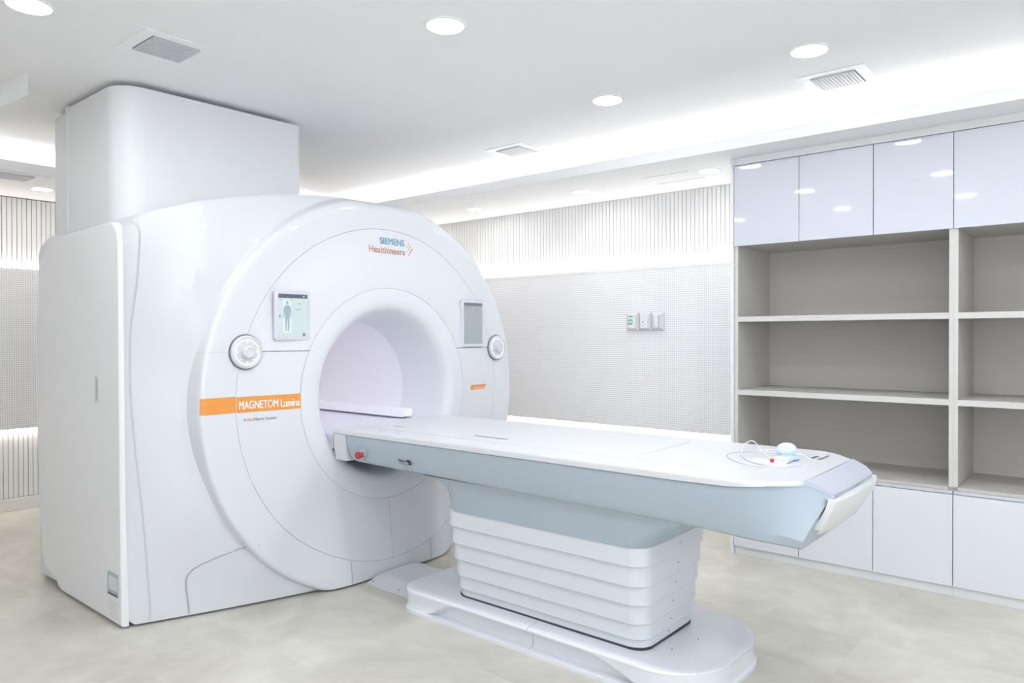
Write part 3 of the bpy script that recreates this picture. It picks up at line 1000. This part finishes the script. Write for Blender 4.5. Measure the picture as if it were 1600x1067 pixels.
# white end block against the gantry
rg = []
for dx, ins in ((0, 0), (.004, .0)):
    pass
prof = [(0.868, -3.200), (0.80, -3.200), (0.75, -3.198), (0.735, -3.196), (0.726, -3.200)]
bm = bmesh.new()
A = []
for z, x in prof:
    h = .423 - .16 * max(0, .80 - z)
    A.append([(-3.30, YT - h, z), (x, YT - h, z), (x, YT + h, z), (-3.30, YT + h, z)])
obj('end_block', loft(A), MT['tabletop'], tbl, 30)

# tabletop
half = [(-3.305, .424), (-2.6, .425), (-1.8, .425), (-1.25, .427), (-1.05, .428), (-1.0, .427), (-.96, .421), (-.925, .406), (-.895, .382), (-.87, .354), (-.845, .324), (-.826, .302)]
end = [(-.820, .20), (-.822, .10)]
out = [(x, -h) for x, h in half] + [(x, -h) for x, h in end] + [(x, h) for x, h in end[::-1]] + [(x, h) for x, h in half[::-1]]


def inset(poly, d):
    n = len(poly); res = []
    cx = sum(p[0] for p in poly) / n
    for i in range(n):
        p, a_, b_ = Vector(poly[i]), Vector(poly[i - 1]), Vector(poly[(i + 1) % n])
        e1, e2 = (p - a_).normalized(), (b_ - p).normalized()
        n1, n2 = Vector((-e1.y, e1.x)), Vector((-e2.y, e2.x))
        b = (n1 + n2)
        k = d / max(0.3, 1 + n1.dot(n2)) 
        res.append((p.x + b.x * k, p.y + b.y * k))
    return res


def ztop(x): return 0.902 - 0.004 * sstep(-1.0, -.82, x)
rg = []
for dz, d in ((-.034, .004), (-.031, .0), (-.014, 0), (-.007, .0015), (-.002, .006), (0.0, .014)):
    pp = inset(out, d)
    rg.append([(x, YT + y, ztop(x) + dz + ((.029 if dz < -.032 else .027) * max(0, min(1, (x + 1.12) / .28)) ** 1.5 if dz < -.02 else 0)) for x, y in pp])
tt = obj('tabletop', loft(rg), MT['tabletop'], tbl, 40)


def deck_plate(x0, x1, hw, r, z, h=.003):
    q = rrect(x0, x1, YT - hw, YT + hw, r, 6)
    q2 = rrect(x0 + .004, x1 - .004, YT - hw + .004, YT + hw - .004, r - .003, 6)
    return loft([[(x, y, z - .001) for x, y in q], [(x, y, z + h * .6) for x, y in q], [(x, y, z + h) for x, y in q2]])


obj('deck_plate', deck_plate(-3.28, -1.535, .30, .03, .902), MT['tabletop'], tbl, 40)
obj('deck_plate', deck_plate(-1.525, -1.02, .30, .10, .902), MT['tabletop'], tbl, 40)
obj('deck_slot', box((-2.46, 2.650, .904), (-2.245, 2.668, .9058)), MT['screw'], tbl, 0)
obj('deck_slot', box((-3.07, 2.655, .904), (-2.975, 2.664, .9056)), MT['seam'], tbl, 0)
for x, y in ((-3.0, 2.514), (-3.27, 2.50), (-2.99, 2.53)):
    obj('deck_screw', disc_rings([(.006, .0), (.005, .0012)], (x, y, .9015), 'z', 12), MT['screw'], tbl, 0)
# socket recess with the red plug
soc = obj('socket_recess', loft([[(x, y, .9046) for x, y in rrect(-1.13, -.985, 2.80, 2.90, .012, 3)], [(x, y, .9056) for x, y in rrect(-1.127, -.988, 2.803, 2.897, .012, 3)]]), MT['bed'], tbl, 0)
obj('socket_block', box((-1.055, 2.865, .904), (-.985, 2.93, .918), 0.003), MT['handle'], tbl, 30)

# nose lid (blue-grey, sloping) and grab handle
rg = []
for x, hw, z in ((-.8235, .294, .8995), (-.815, .290, .8975), (-.768, .270, .880), (-.748, .254, .866), (-.741, .250, .858)):
    rg.append([(x, YT - hw, z), (x + .006, YT - hw * .5, z + .002), (x + .008, YT, z + .002), (x + .006, YT + hw * .5, z + .002), (x, YT + hw, z),
               (x, YT + hw, z - .022), (x, YT - hw, z - .022)])
obj('nose_lid', loft(rg), MT['lid'], tbl, 30)
rg = []
for z, x, hw, th in ((.843, -.722, .276, .018), (.846, -.715, .280, .020), (.838, -.711, .283, .022), (.81, -.717, .285, .024), (.77, -.737, .285, .024), (.735, -.759, .281, .024), (.715, -.773, .257, .024), (.705, -.783, .230, .02), (.700, -.792, .210, .015)):
    q = []
    for k in range(-6, 7):
        u_ = k / 6
        q.append((x - .017 * abs(u_) ** 2.2 * (1 if abs(u_) < .99 else 1.15), YT + hw * u_, z))
    q += [(p[0] - th, p[1], p[2]) for p in q[::-1]]
    rg.append(q)
hd = obj('grab_handle', loft(rg), MT['handle'], tbl, 35)
cr = bmesh.new()
loft([[(-.745 - .012, YT - .205, .80), (-.745 - .008, YT - .200, .80), (-.793, YT - .185, .72), (-.797, YT - .190, .72)],
      [(-.735 - .012, YT - .205, .80), (-.735 - .008, YT - .200, .80), (-.783, YT - .185, .72), (-.787, YT - .190, .72)]], True, True, cr)
# collar
rg = []
for z, x0, x1, y0, y1, r in ((.714, -2.70, -1.19, 2.472, 3.19, .10), (.702, -2.625, -1.20, 2.478, 3.17, .10), (.685, -2.578, -1.225, 2.486, 3.15, .10), (.66, -2.55, -1.27, 2.494, 3.135, .10), (.62, -2.537, -1.34, 2.500, 3.12, .10), (.585, -2.532, -1.395, 2.505, 3.11, .095), (.556, -2.530, -1.423, 2.508, 3.105, .09)):
    rg.append([(x, y, z) for x, y in rrect(x0, x1, y0, y1, r, 8)])
obj('collar', loft(rg), MT['house'], tbl, 40)
# stepped column shells
zs = [.562, .480, .394, .313, .231, .162, .124]
for i in range(6):
    s_ = i
    x0, x1 = -2.538, -1.427 - .008 * s_
    y0, y1 = 2.512 + .0155 * s_, 3.108 - .009 * s_
    rg = []
    for z, ins in ((zs[i + 1] - .004, .008), (zs[i + 1] - .002, .003), (zs[i + 1] + .003, 0), (zs[i], 0.002), (zs[i] + .001, .012)):
        rg.append([(x, y, z) for x, y in rrect(x0 + ins + .002 * s_, x1 - ins, y0 + ins, y1 - ins, .075, 8)])
    sh = obj('column_shell', loft(rg), MT['bellow'], tbl, 40)
    zc = (zs[i] + zs[i + 1]) / 2
    obj('screw', disc_rings([(.0035, 0), (.003, .0012)], (x1 - .0003, 2.83 - .006 * i, zc), 'x', 10), MT['screw'], sh, 0)
obj('column_foot_gap', loft([[(x, y, .110) for x, y in rrect(-2.531, -1.467, 2.587, 3.064, .073, 8)], [(x, y, .1235) for x, y in rrect(-2.531, -1.467, 2.587, 3.064, .073, 8)]]), MT['dark'], tbl, 30)


# plinth with scooped sides
def plinth_outline(n=140):
    base = []
    x0, x1, y0, y1 = -2.86, -1.165, 2.485, 3.225
    rl, rr_ = .13, .27
    for cx, cy, r, a0 in ((x1 - rr_, y0 + rr_, rr_, -90), (x1 - rr_, y1 - rr_, rr_, 0), (x0 + rl, y1 - rl, rl, 90), (x0 + rl, y0 + rl, rl, 180)):
        for i in range(13):
            a_ = math.radians(a0 + 90 * i / 12)
            base.append((cx + r * math.cos(a_), cy + r * math.sin(a_)))
    # resample the long sides
    res = []
    for i in range(len(base)):
        p, q = base[i], base[(i + 1) % len(base)]
        L = math.hypot(q[0] - p[0], q[1] - p[1])
        m = max(1, int(L / 0.012))
        for k in range(m):
            res.append((p[0] + (q[0] - p[0]) * k / m, p[1] + (q[1] - p[1]) * k / m))
    return res


po = plinth_outline()
def scoop(x, z):
    lim = 0.088 * sstep(-2.68, -2.44, x) * sstep(-1.34, -1.70, x)
    return 0.045 * sstep(lim + .014, lim - .014, z) if lim > .004 else 0.0
def plinth_part(xa, xb, side):
    rg = []
    for z, d in ((0, .0), (.015, .0), (.019, .004), (.025, .007), (.031, .008), (.037, .008), (.043, .009), (.049, .009), (.055, .009), (.061, .009), (.067, .008), (.073, .008), (.079, .008), (.085, .007), (.091, .007), (.097, .006), (.100, .005), (.107, .006), (.113, .011), (.1165, .020), (.1175, .035)):
        pp = inset(po, d)
        r = []
        for (x, y), (ox, oy) in zip(pp, po):
            s_ = scoop(x, z) if z > .018 else 0
            if y < 2.72: y += s_
            elif y > 2.99: y -= s_
            r.append((x, y, z - .010 * sstep(-1.5, -1.17, x) * (1 if z > .1 else 0)))
        rg.append(r)
    bm = loft(rg)
    geom = lambda: bm.verts[:] + bm.edges[:] + bm.faces[:]
    no = (1, 0, 0) if side > 0 else (-1, 0, 0)
    r = bmesh.ops.bisect_plane(bm, geom=geom(), plane_co=(xb if side > 0 else xa, 0, 0), plane_no=no, clear_outer=True)
    es = [e for e in r['geom_cut'] if isinstance(e, bmesh.types.BMEdge)]
    try:
        bmesh.ops.edgeloop_fill(bm, edges=es)
    except Exception:
        pass
    return bm


obj('plinth_cover', plinth_part(0, -1.998, 1), MT['plinth'], tbl, 24, weighted=False)
obj('plinth_cover', plinth_part(-1.995, 0, -1), MT['plinth'], tbl, 24, weighted=False)
for x, y, z in ((-2.045, 2.4935, .100), (-1.955, 2.4935, .100)):
    obj('screw', disc_rings([(.004, 0), (.003, -.0012)], (x, y, z), 'y', 10), MT['screw'], tbl, 0)
for x, y in ((-1.40, 2.70), (-1.36, 2.86)):
    obj('screw', disc_rings([(.004, 0), (.003, .001)], (x, y, .1165), 'z', 10), MT['screw'], tbl, 0)
# floor ramp towards the gantry
rg = []
for x in (-3.262, -2.80):
    rg.append([(x, 2.622, 0), (x, 2.630, .004), (x, 2.705, .030), (x, 2.73, .035), (x, 2.99, .035), (x, 3.01, .030), (x, 3.07, .004), (x, 3.075, 0)])
obj('cable_ramp', loft(rg), MT['tabletop'], tbl, 30)
for x in (-3.235, -3.02):
    obj('screw', disc_rings([(.005, -.001), (.004, .0015)], (x, 2.648, .011), 'y', 10), MT['screw'], tbl, 0)

# emergency stop, maker's mark
es = obj('stop_button', disc_rings([(.030, .0), (.028, -.004), (.018, -.0045)], (-3.062, 2.437, .778), 'y', 28), MT['house'], tbl, 30)
obj('button_collar', disc_rings([(.021, -.003), (.021, -.010), (.017, -.011)], (-3.055, 2.437, .775), 'y', 24), MT['chrome'], es, 30)
obj('button_cap', disc_rings([(.013, -.008), (.013, -.022), (.0195, -.024), (.0195, -.036), (.017, -.0395), (.010, -.0405)], (-3.058, 2.437, .776), 'y', 24), MT['red'], es, 40, label='red push button')
hp = lambda x0, z0: (lambda a_, b_: (x0 + a_, 2.4335 - 0.0035, z0 + b_))
obj('dark_lettering', text_bm('Mitnet', 0.050, 0.016, hp(-2.770, .771), 0.03), MT['print_k'], tbl, 0)
mk = bmesh.new()
def mpoly(ps): loft([[(x, 2.4318, z) for x, z in ps], [(x, 2.4300, z) for x, z in ps]], True, True, mk)
mpoly([(-2.716, .779), (-2.700, .788), (-2.684, .784), (-2.672, .766), (-2.680, .765), (-2.688, .774), (-2.700, .777)])
mpoly([(-2.698, .772), (-2.688, .772), (-2.678, .764), (-2.694, .764)])
add_box(mk, (-2.768, 2.4300, .763), (-2.70, 2.4318, .7645))
obj('dark_emblem', mk, MT['print_k'], tbl, 0)
lo = bmesh.new()
ps = [(-2.722, .752), (-2.712, .757), (-2.700, .752), (-2.702, .742), (-2.712, .736), (-2.721, .742)]
for i in range(6):
    p, q = ps[i], ps[(i + 1) % 6]
    loft([[(p[0], 2.4322, p[1]), (q[0], 2.4322, q[1]), (q[0], 2.4322, q[1] + .0012), (p[0], 2.4322, p[1] + .0012)],
          [(p[0], 2.4312, p[1]), (q[0], 2.4312, q[1]), (q[0], 2.4312, q[1] + .0012), (p[0], 2.4312, p[1] + .0012)]], True, True, lo)
obj('faint_emblem', lo, MT['print_g'], tbl, 0)
# lettering on the head of the tabletop (read from the end of the table)
def tp(x0, y0): return lambda a_, b_: (x0 + b_ * -1.0 + a_ * .0, y0 + a_, .9012)
obj('teal_lettering', text_bm('SIEMENS', 0.085, 0.018, tp(-.945, 3.04), 0.012), MT['print_t'], tbl, 0)
obj('salmon_lettering', text_bm('Healthineers', 0.125, 0.018, tp(-.915, 3.03), 0.006), MT['print_o'], tbl, 0)

# ------------------------------------------------------------------ patient call bulb with its air tube
cb = thing('call_bulb', 'pale blue squeeze bulb with coiled clear tubes lying on the table end', 'call button', (-1.02, 2.96, .905))
bm = bmesh.new()
rg = []
c0 = Vector((-1.035, 2.985, .936))
ax = Vector((0.55, -0.75, 0.45)).normalized()       # short axis of the bulb
u_ = Vector((0.75, 0.62, 0.1)); u_ = (u_ - ax * u_.dot(ax)).normalized(); v_ = ax.cross(u_)
for h, r in ((-.016, .012), (-.014, .024), (-.008, .033), (0, .037), (.008, .034), (.014, .026), (.017, .013)):
    rg.append([c0 + ax * h + (u_ * math.cos(2 * pi * k / 28) * 1.15 + v_ * math.sin(2 * pi * k / 28) * .82) * r for k in range(28)])
obj('bulb', loft(rg), MT['bulb'], cb, 50)
rg = []
for z, s_ in ((.9055, .9), (.9065, 1.0), (.915, .95), (.921, .7)):
    rg.append([(-1.015 + .040 * s_ * math.cos(2 * pi * k / 24), 2.955 + .030 * s_ * math.sin(2 * pi * k / 24), z) for k in range(24)])
obj('bulb_base', loft(rg), MT['bulb_d'], cb, 50)
zt_ = .9075
T1 = [(-1.02, 3.02, .925), (-1.08, 3.08, zt_), (-1.18, 3.06, zt_), (-1.24, 2.97, zt_), (-1.235, 2.86, zt_), (-1.16, 2.76, zt_), (-1.06, 2.70, zt_), (-.98, 2.74, zt_), (-.95, 2.80, zt_), (-.97, 2.86, zt_)]
T2 = [(-1.00, 3.00, .925), (-1.07, 3.10, .915), (-1.15, 3.12, zt_), (-1.21, 3.04, zt_), (-1.20, 2.93, .910), (-1.12, 2.80, zt_), (-1.02, 2.74, zt_), (-.96, 2.78, .9075), (-.93, 2.84, zt_)]
T3 = [(-1.035, 2.832, .912), (-1.08, 2.87, .928), (-1.135, 2.93, .955), (-1.17, 2.96, .962), (-1.195, 2.94, .945), (-1.18, 2.88, .918), (-1.11, 2.80, zt_), (-1.03, 2.76, zt_), (-.97, 2.80, zt_)]
T4 = [(-.99, 2.95, .93), (-.965, 2.975, .925), (-.945, 2.97, .912), (-.925, 2.985, .9078)]
for T in (T1, T2, T3, T4):
    obj('air_tube', tube_mesh(T, .0022), MT['tube'], cb, 60)
obj('tube_plug', disc_rings([(.004, 0), (.0075, .001), (.0075, .012), (.005, .014)], (-1.036, 2.828, .906), 'z', 16), MT['red'], cb, 40, label='dark red plug')

# ------------------------------------------------------------------ wall cabinets
YC = 4.483
YB = 5.05
bays = ((-1.888, 'floor to soffit shelf cabinet against the perforated wall, behind the table end'),
        (-0.674, 'floor to soffit shelf cabinet cut off by the picture edge'))
DX = (0.0, 0.407, 0.8205, 1.214)


def make_cabinet(x, label, first):
    c = thing('storage_cabinet', label, 'cabinet', (x, YC, 0), 'built-in storage cabinets along the wall')
    w = 1.214
    t = 0.02
    fy = YC + 0.022
    # uprights (each unit brings its own, they meet as one pale stile)
    obj('side_panel', box((x, fy, 0.058), (x + .020, YW - .004, 2.527), 0.0008, 1), MT['carcass'], c, 0)
    obj('side_panel', box((x + w - .021, fy, 0.058), (x + w - .001, YW - .004, 2.527), 0.0008, 1), MT['carcass'], c, 0)
    for a_, b_ in ((x - (0 if first else 0.0), x + .021), (x + w - .022, x + w)):
        obj('edge_band', box((a_, YC + .014, .588), (b_, fy + .001, 1.972), 0.0008, 1), MT['edge'], c, 0)
    obj('back_panel', box((x + .02, YB, .56), (x + w - .021, YB + .012, 2.0)), MT['carcass'], c, 0)
    for z0, z1 in ((1.490, 1.522), (1.024, 1.056)):
        s_ = obj('shelf', box((x + .021, fy, z0), (x + w - .022, YB, z1), 0.0008, 1), MT['carcass'], c, 0)
        obj('shelf_edge', box((x + .021, YC + .014, z0 - .0005), (x + w - .022, fy, z1 + .0005), 0.0008, 1), MT['edge'], s_, 0)
    obj('shelf', box((x + .021, YC + .006, .570), (x + w - .022, YB, .588), 0.0008, 1), MT['carcass'], c, 0)
    obj('upper_cabinet_floor', box((x + .021, fy, 1.974), (x + w - .022, YB, 1.992), 0.0008, 1), MT['carcass'], c, 0)
    obj('fascia', box((x - (.024 if first else 0), YC + .002, 2.487), (x + w, YC + .03, 2.529)), MT['toe'], c, 0)
    obj('dark_reveal', box((x + .004, YC + .0195, 2.0), (x + w - .004, YC + .0215, 2.4868)), MT['dark'], c, 0)
    obj('dark_reveal', box((x + .004, YC + .0195, .062), (x + w - .004, YC + .0215, .568)), MT['dark'], c, 0)
    for i in range(3):
        a_, b_ = x + DX[i] + .0018, x + DX[i + 1] - .0018
        obj('door', box((a_, YC, 1.971), (b_, YC + .019, 2.483), 0.0012, 2), MT['gloss'], c, 30, label='glossy white upper door')
        d = obj('door', box((a_, YC, .0576), (b_, YC + .019, .548), 0.0012, 2), MT['matte'], c, 30, label='matt white lower door')
        obj('pull_rail', box((a_, YC + .004, .551), (b_, YC + .018, .569), 0.002, 2), MT['pull'], d, 30)
    obj('toe_kick', box((x + .001, YC + .024, 0), (x + w, YC + .042, .0565)), MT['toe'], c, 0)
    if first:
        obj('end_panel', box((x - .022, YC, 0), (x - .002, YW - .004, 2.529), 0.0008, 1), MT['toe'], c, 0)
    return c


for i, (x, lb) in enumerate(bays):
    make_cabinet(x, lb, i == 0)

# ------------------------------------------------------------------ wall switches
def switch(x, label, kind_):
    hw, h0, h1 = .056, 1.441, 1.590
    t = thing('wall_switch', label, 'wall switch', (x, 5.146, 1.515), 'three switch plates on the perforated wall')
    rg = []
    for y, d in ((5.147, 0), (5.141, .001), (5.122, .018), (5.121, .020)):
        rg.append([(x - hw + d, y, h0 + d), (x + hw - d, y, h0 + d), (x + hw - d, y, h1 - d), (x - hw + d, y, h1 - d)])
    obj('plate', loft(rg), MT['plate'], t, 0)
    obj('insert', box((x - .033, 5.1185, 1.464), (x + .030, 5.1215, 1.567), .001, 1), MT['plate_in'], t, 0)
    if kind_ == 0:
        obj('green_mark', box((x - .022, 5.1165, 1.551), (x + .012, 5.1185, 1.560)), MT['print_green'], t, 0)
        obj('green_frame', box((x - .028, 5.1165, 1.492), (x + .008, 5.1185, 1.532)), MT['print_green'], t, 0)
        obj('button', disc_rings([(.0135, 0), (.013, -.003)], (x - .010, 5.1165, 1.512), 'y', 20), MT['print_w'], t, 0)
        obj('button_dot', disc_rings([(.0055, 0), (.005, -.002)], (x - .010, 5.1135, 1.512), 'y', 14), MT['print_g'], t, 0)
    elif kind_ == 1:
        obj('button', disc_rings([(.0115, 0), (.011, -.002)], (x - .010, 5.1185, 1.512), 'y', 20), MT['print_w'], t, 0)
        obj('button_dot', disc_rings([(.0055, 0), (.005, -.002)], (x - .010, 5.1165, 1.512), 'y', 14), MT['print_k'], t, 0)
        obj('printed_line', box((x - .014, 5.1175, 1.551), (x + .012, 5.1186, 1.554)), MT['seaml'], t, 0)
        obj('printed_line', box((x - .010, 5.1175, 1.480), (x + .002, 5.1186, 1.485)), MT['seaml'], t, 0)
    else:
        obj('rocker', box((x - .020, 5.112, 1.467), (x + .012, 5.119, 1.565), .002, 1), MT['plate_in'], t, 0)
        obj('rocker_gap', box((x - .026, 5.1172, 1.466), (x - .021, 5.1186, 1.566)), MT['seaml'], t, 0)
        obj('rocker_gap', box((x + .015, 5.1172, 1.466), (x + .022, 5.1186, 1.566)), MT['seam'], t, 0)
        obj('rocker_mark', box((x - .016, 5.1110, 1.474), (x - .006, 5.1122, 1.478)), MT['print_g'], t, 0)


switch(-3.012, 'square wall plate with green mark, first of the three beside the gantry', 0)
switch(-2.899, 'square wall plate with one small dark button, middle of the three', 1)
switch(-2.786, 'square wall plate with tall white rocker, nearest the cabinets', 2)
